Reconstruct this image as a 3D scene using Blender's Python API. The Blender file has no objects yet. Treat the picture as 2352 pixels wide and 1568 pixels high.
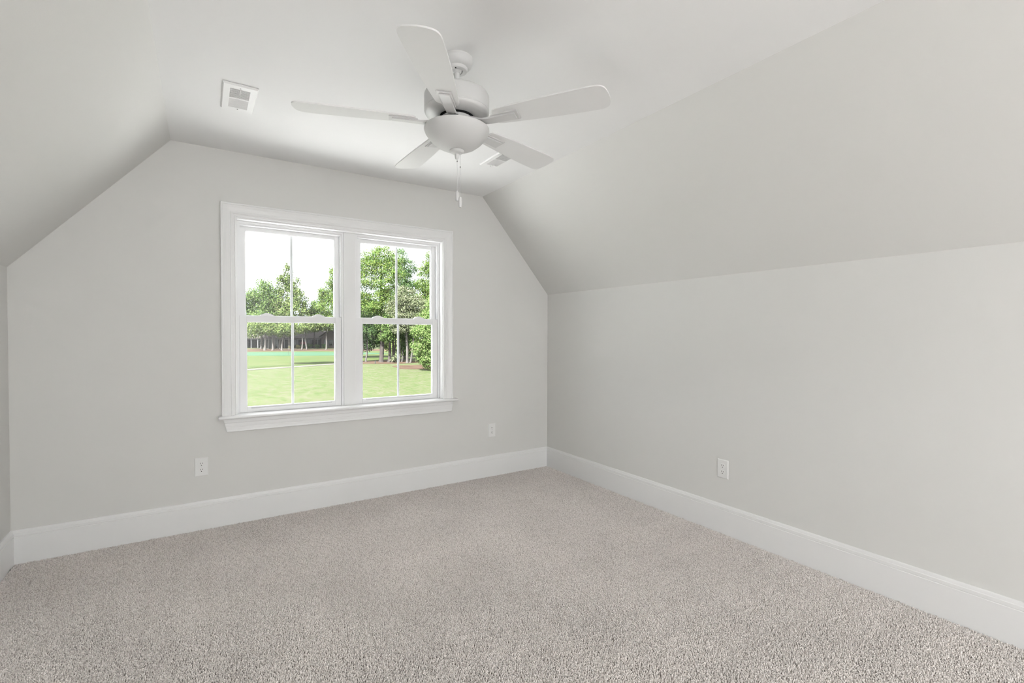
import bpy, bmesh, math, random
import numpy as np
from mathutils import Vector, Matrix

# ------------------------------------------------------------------ camera, sky, sun, lights, exposure
sc = bpy.context.scene
COL = sc.collection
sc.view_settings.view_transform = 'Standard'
sc.view_settings.look = 'None'
sc.view_settings.gamma = 1.0
sc.view_settings.use_curve_mapping = False
sc.view_settings.exposure = 0.2
sc.cycles.use_denoising = True
sc.cycles.max_bounces = 12
sc.cycles.diffuse_bounces = 8
sc.cycles.transparent_max_bounces = 16
sc.cycles.sample_clamp_indirect = 8.0
sc.cycles.caustics_reflective = False
sc.cycles.caustics_refractive = False

cam_data = bpy.data.cameras.new('camera')
cam = bpy.data.objects.new('camera', cam_data)
COL.objects.link(cam)
F_PX, YAW, PITCH, ROLL = 1098.024, 0.5751, -0.0153, 0.0021
fwd = Vector((math.sin(YAW) * math.cos(PITCH), math.cos(YAW) * math.cos(PITCH), math.sin(PITCH)))
r0 = Vector((math.cos(YAW), -math.sin(YAW), 0))
u0 = r0.cross(fwd)
rgt = math.cos(ROLL) * r0 + math.sin(ROLL) * u0
upv = -math.sin(ROLL) * r0 + math.cos(ROLL) * u0
cam.matrix_world = Matrix(((rgt.x, upv.x, -fwd.x, -2.7536), (rgt.y, upv.y, -fwd.y, -3.6291),
                           (rgt.z, upv.z, -fwd.z, 1.251), (0, 0, 0, 1)))
cam_data.sensor_width = 36
cam_data.lens = F_PX / 2352 * 36
cam_data.clip_start = 0.05
cam_data.clip_end = 900
sc.camera = cam

world = bpy.data.worlds.new('sky')
sc.world = world
world.use_nodes = True
wn, wl = world.node_tree.nodes, world.node_tree.links
wn.clear()
w_out = wn.new('ShaderNodeOutputWorld')
w_bg = wn.new('ShaderNodeBackground')
w_tc = wn.new('ShaderNodeTexCoord')
w_sep = wn.new('ShaderNodeSeparateXYZ')
w_ramp = wn.new('ShaderNodeValToRGB')
w_noise = wn.new('ShaderNodeTexNoise')
w_noise.inputs['Scale'].default_value = 5.0
w_noise.inputs['Detail'].default_value = 5.0
w_mix = wn.new('ShaderNodeMix')
w_mix.data_type = 'RGBA'
w_ramp.color_ramp.elements[0].position = 0.0
w_ramp.color_ramp.elements[0].color = (0.80, 0.88, 0.96, 1)
w_ramp.color_ramp.elements[1].position = 0.30
w_ramp.color_ramp.elements[1].color = (1.0, 1.0, 1.0, 1)
w_cr = wn.new('ShaderNodeValToRGB')
w_cr.color_ramp.elements[0].position = 0.5
w_cr.color_ramp.elements[1].position = 0.75
w_mix.inputs[7].default_value = (1, 1, 1, 1)
wl.new(w_tc.outputs['Generated'], w_sep.inputs[0])
wl.new(w_tc.outputs['Generated'], w_noise.inputs['Vector'])
wl.new(w_sep.outputs['Z'], w_ramp.inputs[0])
wl.new(w_noise.outputs[0], w_cr.inputs[0])
wl.new(w_cr.outputs[0], w_mix.inputs[0])
wl.new(w_ramp.outputs[0], w_mix.inputs[6])
wl.new(w_mix.outputs[2], w_bg.inputs[0])
w_bg.inputs[1].default_value = 1.08
wl.new(w_bg.outputs[0], w_out.inputs[0])


def light(name, kind, energy, loc, direction, color=(1, 1, 1), **kw):
    d = bpy.data.lights.new(name, kind)
    d.energy = energy
    d.color = color
    for k, v in kw.items():
        setattr(d, k, v)
    o = bpy.data.objects.new(name, d)
    COL.objects.link(o)
    o.location = loc
    o.rotation_euler = Vector(direction).to_track_quat('-Z', 'Y').to_euler()
    return o


TO_SUN = Vector((-0.46, -0.33, 0.82)).normalized()
# sun, sky and added rear fill strengths; K_OUT keeps the outdoor albedos in step with the strong sun
SUN_E, SKY_E, FILL_E, K_OUT = 54.0, 4.2, 318.0, 0.155
w_bg.inputs[1].default_value = SKY_E
light('sun', 'SUN', SUN_E, (20, -20, 40), -TO_SUN, (1.0, 0.975, 0.94), angle=0.009)
# daylight sampling through the window opening, and an added fill lamp bounced off the room's rear
portal = light('window_portal', 'AREA', 1.0, (-1.824, 0.2, 1.36), (0, -1, 0), shape='RECTANGLE', size=1.5, size_y=1.32)
portal.data.cycles.is_portal = True
light('rear_fill_light', 'AREA', FILL_E, (-2.40, -5.4, 1.2), (0.1, -0.8, -0.1), (0.95, 0.98, 1.0), shape='RECTANGLE', size=0.8, size_y=0.8)

# ------------------------------------------------------------------ helpers
rnd = random.Random(7)


def mat(name, color, rough=0.6, spec=0.3, bump=0.0, bump_scale=200.0, metallic=0.0, vary=0.0, vary_scale=3.0):
    m = bpy.data.materials.new(name)
    m.use_nodes = True
    nt = m.node_tree
    b = nt.nodes['Principled BSDF']
    b.inputs['Base Color'].default_value = (*color, 1)
    b.inputs['Roughness'].default_value = rough
    b.inputs['Specular IOR Level'].default_value = spec
    b.inputs['Metallic'].default_value = metallic
    tc = nt.nodes.new('ShaderNodeTexCoord')
    if bump:
        n = nt.nodes.new('ShaderNodeTexNoise')
        n.inputs['Scale'].default_value = bump_scale
        n.inputs['Detail'].default_value = 3
        bp = nt.nodes.new('ShaderNodeBump')
        bp.inputs['Strength'].default_value = bump
        bp.inputs['Distance'].default_value = 0.002
        nt.links.new(tc.outputs['Object'], n.inputs['Vector'])
        nt.links.new(n.outputs[0], bp.inputs['Height'])
        nt.links.new(bp.outputs[0], b.inputs['Normal'])
    if vary:
        n = nt.nodes.new('ShaderNodeTexNoise')
        n.inputs['Scale'].default_value = vary_scale
        n.inputs['Detail'].default_value = 4
        mx = nt.nodes.new('ShaderNodeMix')
        mx.data_type = 'RGBA'
        mx.inputs[6].default_value = (*[c * (1 - vary) for c in color], 1)
        mx.inputs[7].default_value = (*[min(1, c * (1 + vary)) for c in color], 1)
        nt.links.new(tc.outputs['Object'], n.inputs['Vector'])
        nt.links.new(n.outputs[0], mx.inputs[0])
        nt.links.new(mx.outputs[2], b.inputs['Base Color'])
    return m


def outdoors(*c):
    """Outdoor albedo under the strong sun of this exposure."""
    return tuple(v * K_OUT for v in c)


def ramp_mat(name, stops, scale, detail=6, rough=0.95, stretch=(1, 1, 1), second=None):
    """Ground material: colours from a ramp over noise."""
    m = bpy.data.materials.new(name)
    m.use_nodes = True
    nt = m.node_tree
    b = nt.nodes['Principled BSDF']
    b.inputs['Roughness'].default_value = rough
    b.inputs['Specular IOR Level'].default_value = 0.05
    tc = nt.nodes.new('ShaderNodeTexCoord')
    mp = nt.nodes.new('ShaderNodeMapping')
    mp.inputs['Scale'].default_value = stretch
    mp.inputs['Rotation'].default_value = (0, 0, 0.55)
    n = nt.nodes.new('ShaderNodeTexNoise')
    n.inputs['Scale'].default_value = scale
    n.inputs['Detail'].default_value = detail
    n.inputs['Roughness'].default_value = 0.62
    cr = nt.nodes.new('ShaderNodeValToRGB')
    el = cr.color_ramp.elements
    while len(el) < len(stops):
        el.new(0.5)
    for e, (p, c) in zip(el, stops):
        e.position = p
        e.color = (*[v * K_OUT for v in c], 1)
    nt.links.new(tc.outputs['Object'], mp.inputs[0])
    nt.links.new(mp.outputs[0], n.inputs['Vector'])
    src = n.outputs[0]
    if second:
        n2 = nt.nodes.new('ShaderNodeTexNoise')
        n2.inputs['Scale'].default_value = second
        n2.inputs['Detail'].default_value = 4
        nt.links.new(tc.outputs['Object'], n2.inputs['Vector'])
        ad = nt.nodes.new('ShaderNodeMath')
        ad.operation = 'ADD'
        nt.links.new(n.outputs[0], ad.inputs[0])
        nt.links.new(n2.outputs[0], ad.inputs[1])
        hv = nt.nodes.new('ShaderNodeMath')
        hv.operation = 'MULTIPLY'
        hv.inputs[1].default_value = 0.5
        nt.links.new(ad.outputs[0], hv.inputs[0])
        src = hv.outputs[0]
    nt.links.new(src, cr.inputs[0])
    nt.links.new(cr.outputs[0], b.inputs['Base Color'])
    return m


def leaf_mat(name, c0, c1, c2, trans=0.35):
    m = bpy.data.materials.new(name)
    m.use_nodes = True
    nt = m.node_tree
    nt.nodes.clear()
    out = nt.nodes.new('ShaderNodeOutputMaterial')
    geo = nt.nodes.new('ShaderNodeNewGeometry')
    cr = nt.nodes.new('ShaderNodeValToRGB')
    el = cr.color_ramp.elements
    el.new(0.5)
    for e, (p, c) in zip(el, ((0, c0), (0.5, c1), (1, c2))):
        e.position = p
        e.color = (c[0] * K_OUT * 5.6, c[1] * K_OUT * 4.8, c[2] * K_OUT * 5.6, 1)
    df = nt.nodes.new('ShaderNodeBsdfDiffuse')
    tr = nt.nodes.new('ShaderNodeBsdfTranslucent')
    mx = nt.nodes.new('ShaderNodeMixShader')
    mx.inputs[0].default_value = trans
    nt.links.new(geo.outputs['Random Per Island'], cr.inputs[0])
    nt.links.new(cr.outputs[0], df.inputs[0])
    nt.links.new(cr.outputs[0], tr.inputs[0])
    nt.links.new(df.outputs[0], mx.inputs[1])
    nt.links.new(tr.outputs[0], mx.inputs[2])
    nt.links.new(mx.outputs[0], out.inputs[0])
    return m


def glass_mat():
    m = bpy.data.materials.new('window_glass')
    m.use_nodes = True
    nt = m.node_tree
    nt.nodes.clear()
    out = nt.nodes.new('ShaderNodeOutputMaterial')
    tr = nt.nodes.new('ShaderNodeBsdfTransparent')
    tr.inputs[0].default_value = (0.97, 0.985, 0.98, 1)
    gl = nt.nodes.new('ShaderNodeBsdfGlossy')
    gl.inputs['Roughness'].default_value = 0.02
    lw = nt.nodes.new('ShaderNodeLayerWeight')
    pw = nt.nodes.new('ShaderNodeMath')
    pw.operation = 'POWER'
    pw.inputs[1].default_value = 5.0
    fr = nt.nodes.new('ShaderNodeMath')
    fr.operation = 'MULTIPLY_ADD'
    fr.inputs[1].default_value = 0.5
    fr.inputs[2].default_value = 0.012
    nt.links.new(lw.outputs['Facing'], pw.inputs[0])
    nt.links.new(pw.outputs[0], fr.inputs[0])
    mx = nt.nodes.new('ShaderNodeMixShader')
    nt.links.new(fr.outputs[0], mx.inputs[0])
    nt.links.new(tr.outputs[0], mx.inputs[1])
    nt.links.new(gl.outputs[0], mx.inputs[2])
    nt.links.new(mx.outputs[0], out.inputs[0])
    return m


def obj(name, bm, m, parent=None, smooth=False):
    me = bpy.data.meshes.new(name)
    bmesh.ops.recalc_face_normals(bm, faces=bm.faces)
    if smooth:
        for f in bm.faces:
            f.smooth = True
    bm.to_mesh(me)
    bm.free()
    me.materials.append(m)
    o = bpy.data.objects.new(name, me)
    COL.objects.link(o)
    if parent is not None:
        o.parent = parent
    if smooth:
        try:
            me.set_sharp_from_angle(angle=math.radians(38))
        except Exception:
            pass
    return o


def np_mesh(name, verts, quads, m, parent=None, smooth=False):
    """Fast mesh from numpy arrays of equal-sized faces."""
    me = bpy.data.meshes.new(name)
    verts = np.asarray(verts, dtype=np.float32)
    quads = np.asarray(quads, dtype=np.int32)
    k = quads.shape[1]
    me.vertices.add(len(verts))
    me.vertices.foreach_set('co', verts.ravel())
    me.loops.add(quads.size)
    me.loops.foreach_set('vertex_index', quads.ravel())
    me.polygons.add(len(quads))
    me.polygons.foreach_set('loop_start', np.arange(0, quads.size, k, dtype=np.int32))
    me.polygons.foreach_set('loop_total', np.full(len(quads), k, dtype=np.int32))
    if smooth:
        me.polygons.foreach_set('use_smooth', np.ones(len(quads), dtype=bool))
    me.update(calc_edges=True)
    me.validate()
    me.materials.append(m)
    o = bpy.data.objects.new(name, me)
    COL.objects.link(o)
    if parent is not None:
        o.parent = parent
    return o


def empty(name, loc, rz=0.0):
    o = bpy.data.objects.new(name, None)
    o.empty_display_size = 0.1
    COL.objects.link(o)
    o.location = loc
    o.rotation_euler = (0, 0, rz)
    return o


def tag(o, label=None, cat=None, group=None, kind=None):
    if label:
        o['label'] = label
    if cat:
        o['category'] = cat
    if group:
        o['group'] = group
    if kind:
        o['kind'] = kind
    return o


def struct(o):
    o['kind'] = 'structure'
    return o


def add_box(bm, x0, x1, y0, y1, z0, z1, bev=0.0):
    vs = [bm.verts.new(p) for p in ((x0, y0, z0), (x1, y0, z0), (x1, y1, z0), (x0, y1, z0),
                                    (x0, y0, z1), (x1, y0, z1), (x1, y1, z1), (x0, y1, z1))]
    fs = [bm.faces.new([vs[i] for i in f]) for f in ((3, 2, 1, 0), (4, 5, 6, 7), (0, 1, 5, 4), (1, 2, 6, 5), (2, 3, 7, 6), (3, 0, 4, 7))]
    if bev:
        es = list({e for f in fs for e in f.edges})
        bmesh.ops.bevel(bm, geom=es, offset=bev, segments=2, affect='EDGES', profile=0.5)


def box_obj(name, b, m, parent=None, bev=0.0):
    bm = bmesh.new()
    add_box(bm, *b, bev=bev)
    return obj(name, bm, m, parent, smooth=bev > 0)


def prism(bm, pts, axis, a, b):
    """Extrude a polygon; pts are the two coordinates other than axis (in xyz order)."""
    def co(p, v):
        l = list(p)
        l.insert(axis, v)
        return l
    A = [bm.verts.new(co(p, a)) for p in pts]
    B = [bm.verts.new(co(p, b)) for p in pts]
    bm.faces.new(A)
    bm.faces.new(B[::-1])
    n = len(pts)
    for i in range(n):
        bm.faces.new((A[i], A[(i + 1) % n], B[(i + 1) % n], B[i]))


def lathe(bm, prof, n=48, cx=0, cy=0):
    """Revolve (r, z) profile about the vertical axis."""
    rings = []
    for r, z in prof:
        if r < 1e-5:
            rings.append([bm.verts.new((cx, cy, z))])
        else:
            rings.append([bm.verts.new((cx + r * math.cos(2 * math.pi * i / n), cy + r * math.sin(2 * math.pi * i / n), z)) for i in range(n)])
    for A, B in zip(rings, rings[1:]):
        for i in range(n):
            j = (i + 1) % n
            if len(A) == 1 and len(B) == 1:
                continue
            if len(A) == 1:
                bm.faces.new((A[0], B[i], B[j]))
            elif len(B) == 1:
                bm.faces.new((A[i], A[j], B[0]))
            else:
                bm.faces.new((A[i], A[j], B[j], B[i]))


def tube(bm, pts, radii, n=8):
    """Tapered tube along a polyline."""
    pts = [Vector(p) for p in pts]
    rings = []
    for i, p in enumerate(pts):
        d = (pts[min(i + 1, len(pts) - 1)] - pts[max(i - 1, 0)]).normalized()
        s = d.cross(Vector((0.31, 0.87, 0.2))).normalized()
        t = d.cross(s)
        r = radii[i] if hasattr(radii, '__len__') else radii
        rings.append([bm.verts.new(p + r * (math.cos(2 * math.pi * k / n) * s + math.sin(2 * math.pi * k / n) * t)) for k in range(n)])
    for A, B in zip(rings, rings[1:]):
        for k in range(n):
            bm.faces.new((A[k], A[(k + 1) % n], B[(k + 1) % n], B[k]))
    bm.faces.new(rings[0][::-1])
    bm.faces.new(rings[-1])


def sweep(bm, path_profiles):
    """Join successive copies of one closed profile (lists of points)."""
    rows = [[bm.verts.new(p) for p in prof] for prof in path_profiles]
    n = len(rows[0])
    for A, B in zip(rows, rows[1:]):
        for i in range(n):
            bm.faces.new((A[i], A[(i + 1) % n], B[(i + 1) % n], B[i]))
    bm.faces.new(rows[0][::-1])
    bm.faces.new(rows[-1])


# ------------------------------------------------------------------ materials
M = {
    'wall': mat('greige_wall_paint', (0.65, 0.646, 0.632), 0.85, 0.15, bump=0.08, bump_scale=260),
    'ceiling': mat('white_ceiling_paint', (0.785, 0.785, 0.785), 0.9, 0.1, bump=0.05, bump_scale=220),
    'trim': mat('white_trim_paint', (0.745, 0.745, 0.747), 0.35, 0.4),
    'vinyl': mat('white_vinyl', (0.755, 0.755, 0.762), 0.4, 0.4),
    'fan': mat('white_fan_enamel', (0.575, 0.575, 0.573), 0.4, 0.4),
    'blade': mat('white_blade_laminate', (0.70, 0.70, 0.697), 0.5, 0.3),
    'bowl': mat('frosted_glass_bowl', (0.57, 0.57, 0.567), 0.55, 0.4),
    'dark': mat('dark_gap', (0.012, 0.012, 0.012), 0.8, 0.1),
    'metal_dark': mat('dark_chain_metal', (0.18, 0.18, 0.18), 0.4, 0.5),
    'chain': mat('pale_chain_metal', (0.62, 0.62, 0.62), 0.4, 0.5),
    'plate': mat('white_outlet_plastic', (0.74, 0.74, 0.735), 0.35, 0.4),
    'vent': mat('white_vent_enamel', (0.77, 0.77, 0.768), 0.45, 0.4),
    'duct': mat('dark_duct', (0.02, 0.02, 0.02), 0.8, 0.1),
    'muntin': mat('grey_white_grille', (0.86, 0.845, 0.875), 0.4, 0.4),
    'backing': mat('carpet_backing', (0.30, 0.265, 0.235), 0.95, 0.0),
    'glass': glass_mat(),
    'bounce_white': mat('white_bounce_surface', (0.82, 0.82, 0.82), 0.5, 0.4),  # reflecting white of the added bounce slab below the sill
    'bark': mat('grey_bark', outdoors(0.22, 0.19, 0.18), 0.95, 0.05, vary=0.35, vary_scale=2.0),
    'pale_bark': mat('pale_bark', outdoors(0.38, 0.35, 0.33), 0.95, 0.05, vary=0.3, vary_scale=2.0),
    'brick': mat('pink_brick', outdoors(0.45, 0.36, 0.34), 0.9, 0.1, vary=0.2, vary_scale=1.5),
    'shingle': mat('grey_shingle', outdoors(0.19, 0.165, 0.165), 0.95, 0.05, vary=0.25, vary_scale=1.2),
    'house_wall': mat('dark_siding', outdoors(0.05, 0.052, 0.055), 0.9, 0.1, vary=0.2),
    'house_trim': mat('white_house_trim', outdoors(0.42, 0.42, 0.43), 0.7, 0.2),
    'pane': mat('dark_pane', outdoors(0.05, 0.06, 0.065), 0.15, 0.5),
    'red': mat('red_blossom', outdoors(0.55, 0.06, 0.09), 0.8, 0.1),
    'flag': mat('yellow_flag', outdoors(0.23, 0.21, 0.10), 0.8, 0.1),
    'post': mat('white_post', outdoors(0.22, 0.22, 0.22), 0.7, 0.1),
}

# ------------------------------------------------------------------ room shell
XL, XCR, XCL, ZR, ZL, HC = -3.6296, -0.7098, -2.9088, 1.6245, 1.6044, 2.44
YB = -7.213          # rear wall
T = 0.16             # window wall thickness
HX0, HX1, HZ0, HZ1 = -2.575, -1.072, 0.690, 2.022   # window opening


def top_z(x):
    if x < XCL:
        return ZL + (x - XL) / (XCL - XL) * (HC - ZL)
    if x > XCR:
        return HC + (x - XCR) / (0 - XCR) * (ZR - HC)
    return HC


def gable(bm, y0, y1, hole, z0=-0.1):
    xs = sorted({XL, XCL, hole[0], hole[1], XCR, 0.0})
    for a, b in zip(xs, xs[1:]):
        ta, tb = top_z(a), top_z(b)
        if a >= hole[0] - 1e-6 and b <= hole[1] + 1e-6:
            if hole[2] > z0:
                prism(bm, [(a, z0), (b, z0), (b, hole[2]), (a, hole[2])], 1, y0, y1)
            prism(bm, [(a, hole[3]), (b, hole[3]), (b, tb), (a, ta)], 1, y0, y1)
        else:
            prism(bm, [(a, z0), (b, z0), (b, tb), (a, ta)], 1, y0, y1)


bm = bmesh.new()
gable(bm, 0.0, T, (HX0, HX1, HZ0, HZ1))
struct(obj('wall_window', bm, M['wall']))
bm = bmesh.new()
gable(bm, YB - 0.12, YB, (-3.54, -2.26, -0.1, 2.08))
struct(obj('wall_rear', bm, M['wall']))
YE = T               # shell runs from YB to T
bm = bmesh.new()
prism(bm, [(0, -0.1), (0.12, -0.1), (0.12, ZR), (0, ZR)], 1, YB - 0.12, YE)
struct(obj('wall_right', bm, M['wall']))
bm = bmesh.new()
prism(bm, [(XL - 0.12, -0.1), (XL, -0.1), (XL, ZL), (XL - 0.12, ZL)], 1, YB - 0.12, YE)
struct(obj('wall_left', bm, M['wall']))
bm = bmesh.new()
prism(bm, [(0, ZR), (0.12, ZR), (0.12, ZR + 0.06), (XCR + 0.06, HC + 0.12), (XCR, HC + 0.12), (XCR, HC)], 1, YB - 0.12, YE)
struct(obj('ceiling_slope_right', bm, M['wall']))
bm = bmesh.new()
prism(bm, [(XL, ZL), (XCL, HC), (XCL, HC + 0.12), (XCL - 0.06, HC + 0.12), (XL - 0.12, ZL + 0.06), (XL - 0.12, ZL)], 1, YB - 0.12, YE)
struct(obj('ceiling_slope_left', bm, M['wall']))
struct(box_obj('ceiling', (XCL, XCR, YB - 0.12, YE, HC, HC + 0.12), M['ceiling']))
struct(box_obj('floor', (XL - 0.12, 0.12, YB - 1.4, YE, -0.1, -0.008), M['backing']))
# closed box added behind the rear opening to keep the sun out
bm = bmesh.new()
add_box(bm, -3.75, 0.12, YB - 1.4, YB - 1.3, -0.1, 2.56)
add_box(bm, -3.85, -3.75, YB - 1.4, YB - 0.12, -0.1, 2.56)
add_box(bm, 0.12, 0.22, YB - 1.4, YB - 0.12, -0.1, 2.56)
add_box(bm, -3.75, 0.12, YB - 1.3, YB - 0.12, 2.44, 2.56)
struct(obj('wall_sun_block', bm, M['wall']))

# ------------------------------------------------------------------ baseboards (one moulded profile)
BASE = [(0, -0.006), (0.016, -0.006), (0.016, 0.1465), (0.0135, 0.1485), (0.0135, 0.1500), (0.0150, 0.1520),
        (0.0150, 0.1655), (0.0125, 0.1680), (0.0115, 0.1695), (0.0115, 0.1710), (0.0090, 0.1800), (0.0070, 0.1824), (0, 0.1824)]
bm = bmesh.new()
sweep(bm, [[(XL + d, -d, z) for d, z in BASE], [(-d, -d, z) for d, z in BASE]])
struct(obj('baseboard_back', bm, M['trim']))
bm = bmesh.new()
sweep(bm, [[(-d, -d, z) for d, z in BASE], [(-d, YB, z) for d, z in BASE]])
struct(obj('baseboard_right', bm, M['trim']))
bm = bmesh.new()
sweep(bm, [[(XL + d, -d, z) for d, z in BASE], [(XL + d, YB, z) for d, z in BASE]])
struct(obj('baseboard_left', bm, M['trim']))

# ------------------------------------------------------------------ window casing, stool, apron
CX0, CX1, CZ1 = -2.650, -0.998, 2.103
CAS = [(0, 0), (0, 0.021), (0.003, 0.023), (0.011, 0.023), (0.013, 0.0195), (0.020, 0.0175), (0.030, 0.0140), (0.042, 0.0118), (0.053, 0.0112),
       (0.0545, 0.0135), (0.0665, 0.0135), (0.068, 0.0115), (0.0705, 0.0115), (0.072, 0.0095), (0.078, 0.0095), (0.080, 0.0110), (0.085, 0.0100), (0.087, 0.006), (0.087, 0)]
ZST = 0.715
bm = bmesh.new()
sweep(bm, [[(CX0 + u, -d, ZST) for u, d in CAS], [(CX0 + u, -d, CZ1 - u) for u, d in CAS],
           [(CX1 - u, -d, CZ1 - u) for u, d in CAS], [(CX1 - u, -d, ZST) for u, d in CAS]])
struct(obj('trim_1', bm, M['trim']))
# stool: nosed board running back to the sash
bm = bmesh.new()
nose = [(0.06, 0.715), (-0.046, 0.715), (-0.052, 0.7135), (-0.056, 0.709), (-0.0565, 0.704), (-0.055, 0.699), (-0.050, 0.6945), (0.06, 0.6945)]
prism(bm, [(p[0], p[1]) for p in nose if True], 0, -2.565, -1.082)
for a, b in ((-2.669, -2.565), (-1.082, -0.967)):
    prism(bm, [(0.0, 0.715), (-0.046, 0.715), (-0.052, 0.7135), (-0.056, 0.709), (-0.0565, 0.704), (-0.055, 0.699), (-0.050, 0.6945), (0.0, 0.6945)], 0, a, b)
struct(obj('trim_2', bm, M['trim']))
# apron with mitred return ends
bm = bmesh.new()
APR = [(0.6945, 0), (0.6945, 0.0135), (0.668, 0.0135), (0.664, 0.0115), (0.650, 0.0125), (0.640, 0.0125), (0.638, 0.0145), (0.626, 0.0155), (0.624, 0.0175), (0.611, 0.0195), (0.608, 0.017), (0.608, 0)]
ends = []
for xa, xb in ((-2.642, -2.6205), (-0.990, -1.0125)):
    ends.append([(xa + (xb - xa) * (0.6945 - z) / 0.0865, -d, z) for z, d in APR])
sweep(bm, ends)
struct(obj('trim_3', bm, M['trim']))
# jamb liners of the opening
bm = bmesh.new()
add_box(bm, HX0, -2.558, 0.0, 0.15, 0.70, 2.006)
add_box(bm, -1.089, HX1, 0.0, 0.15, 0.70, 2.006)
add_box(bm, HX0, HX1, 0.0, 0.15, 2.006, HZ1)
struct(obj('trim_4', bm, M['trim']))
# mullion post between the two units
bm = bmesh.new()
add_box(bm, -1.8665, -1.7805, 0.044, 0.15, 0.715, 2.006, bev=0.002)
struct(obj('trim_5', bm, M['trim']))


def window(n, x0, x1):
    """Double-hung unit between x0 and x1 (outer faces of the frame)."""
    root = struct(empty('window_%d' % n, ((x0 + x1) / 2, 0.10, 0.70)))
    ox, oz = (x0 + x1) / 2, 0.70

    def B(bm, a, b, y0, y1, z0, z1, bev=0.0):
        add_box(bm, a - ox, b - ox, y0 - 0.10, y1 - 0.10, z0 - oz, z1 - oz, bev)
    # frame with stepped stops
    bm = bmesh.new()
    for a, b, s in ((x0, x0 + 0.013, 1), (x1 - 0.013, x1, -1)):
        B(bm, a, b, 0.052, 0.15, 0.70, 2.006)
    B(bm, x0 + 0.013, x1 - 0.013, 0.052, 0.15, 1.990, 2.006)
    B(bm, x0 + 0.013, x1 - 0.013, 0.060, 0.15, 1.980, 1.990)
    B(bm, x0 + 0.013, x1 - 0.013, 0.095, 0.15, 0.700, 0.719)
    B(bm, x0 + 0.013, x1 - 0.013, 0.058, 0.095, 0.700, 0.716)
    # parting stops on both jambs above the lower sash
    for a, b in ((x0 + 0.013, x0 + 0.020), (x1 - 0.020, x1 - 0.013)):
        B(bm, a, b, 0.058, 0.066, 1.376, 1.980)
        B(bm, a, b, 0.092, 0.100, 1.376, 1.980)
    obj('window_frame', bm, M['vinyl'], root)
    # jamb tracks with a dark balance slot
    for s, xe in ((1, x0 + 0.013), (-1, x1 - 0.013)):
        bm = bmesh.new()
        a, b = sorted((xe, xe + s * 0.004))
        B(bm, a, b, 0.066, 0.092, 1.86, 1.980)
        obj('track_cover', bm, M['vinyl'], root)
        bm = bmesh.new()
        a, b = sorted((xe, xe + s * 0.001))
        B(bm, a, b, 0.074, 0.079, 1.376, 1.86)
        obj('track_slot', bm, M['metal_dark'], root)

    def sash(name, a, b, y0, y1, z0, z1, stile, bot, top, gy, meeting):
        bm = bmesh.new()
        B(bm, a, a + stile, y0, y1, z0, z1, 0.0015)
        B(bm, b - stile, b, y0, y1, z0, z1, 0.0015)
        B(bm, a + stile, b - stile, y0, y1, z0, z0 + bot, 0.0015)
        B(bm, a + stile, b - stile, y0, y1, z1 - top, z1, 0.0015)
        # glazing bead
        for p in ((a + stile, a + stile + 0.003, z0 + bot, z1 - top), (b - stile - 0.003, b - stile, z0 + bot, z1 - top)):
            B(bm, p[0], p[1], gy - 0.010, gy + 0.010, p[2], p[3])
        B(bm, a + stile, b - stile, gy - 0.010, gy + 0.010, z1 - top - 0.003, z1 - top)
        B(bm, a + stile, b - stile, gy - 0.010, gy + 0.010, z0 + bot, z0 + bot + 0.003)
        s = obj(name, bm, M['vinyl'], root)
        bm = bmesh.new()
        B(bm, a + stile, b - stile, gy - 0.002, gy + 0.002, z0 + bot, z1 - top)
        g = obj('glass', bm, M['glass'], s)
        bm = bmesh.new()
        c = (a + b) / 2
        B(bm, c - 0.0085, c + 0.0085, gy + 0.0025, gy + 0.0085, z0 + bot, z1 - top, 0.002)
        obj('muntin', bm, M['muntin'], s)
        return s
    sash('upper_sash', x0 + 0.014, x1 - 0.014, 0.101, 0.136, 1.334, 1.986, 0.0385, 0.040, 0.034, 0.118, False)
    low = sash('lower_sash', x0 + 0.014, x1 - 0.014, 0.064, 0.099, 0.7165, 1.372, 0.0425, 0.0345, 0.041, 0.080, True)
    # lift rail along the bottom
    bm = bmesh.new()
    prism(bm, [(0.064 - 0.1, 0.7535 - oz), (0.052 - 0.1, 0.7545 - oz), (0.050 - 0.1, 0.7515 - oz), (0.057 - 0.1, 0.748 - oz), (0.064 - 0.1, 0.742 - oz)], 0, x0 + 0.082 - ox, x1 - 0.082 - ox)
    obj('lift_rail', bm, M['vinyl'], low)
    # two cam locks on the meeting rail
    w = x1 - x0
    for fr in (0.262, 0.750):
        cx = x0 + fr * w - ox
        bm = bmesh.new()
        n = 14
        for (hw, h, ya, yb) in ((0.044, 0.016, 0.070, 0.092), (0.030, 0.021, 0.074, 0.088)):
            pts = [(cx - hw, 1.372 - oz)] + [(cx - hw * math.cos(math.pi * i / n), 1.3725 - oz + h * math.sin(math.pi * i / n) ** 0.8) for i in range(1, n)] + [(cx + hw, 1.372 - oz)]
            A = [bm.verts.new((p[0], ya - 0.1, p[1])) for p in pts]
            Bv = [bm.verts.new((p[0], yb - 0.1, p[1])) for p in pts]
            bm.faces.new(A)
            bm.faces.new(Bv[::-1])
            for i in range(len(pts)):
                j = (i + 1) % len(pts)
                bm.faces.new((A[i], A[j], Bv[j], Bv[i]))
        obj('sash_lock', bm, M['vinyl'], low, smooth=True)
    return root


window(1, -2.557, -1.867)
window(2, -1.780, -1.090)

# ------------------------------------------------------------------ electrical outlets


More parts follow.
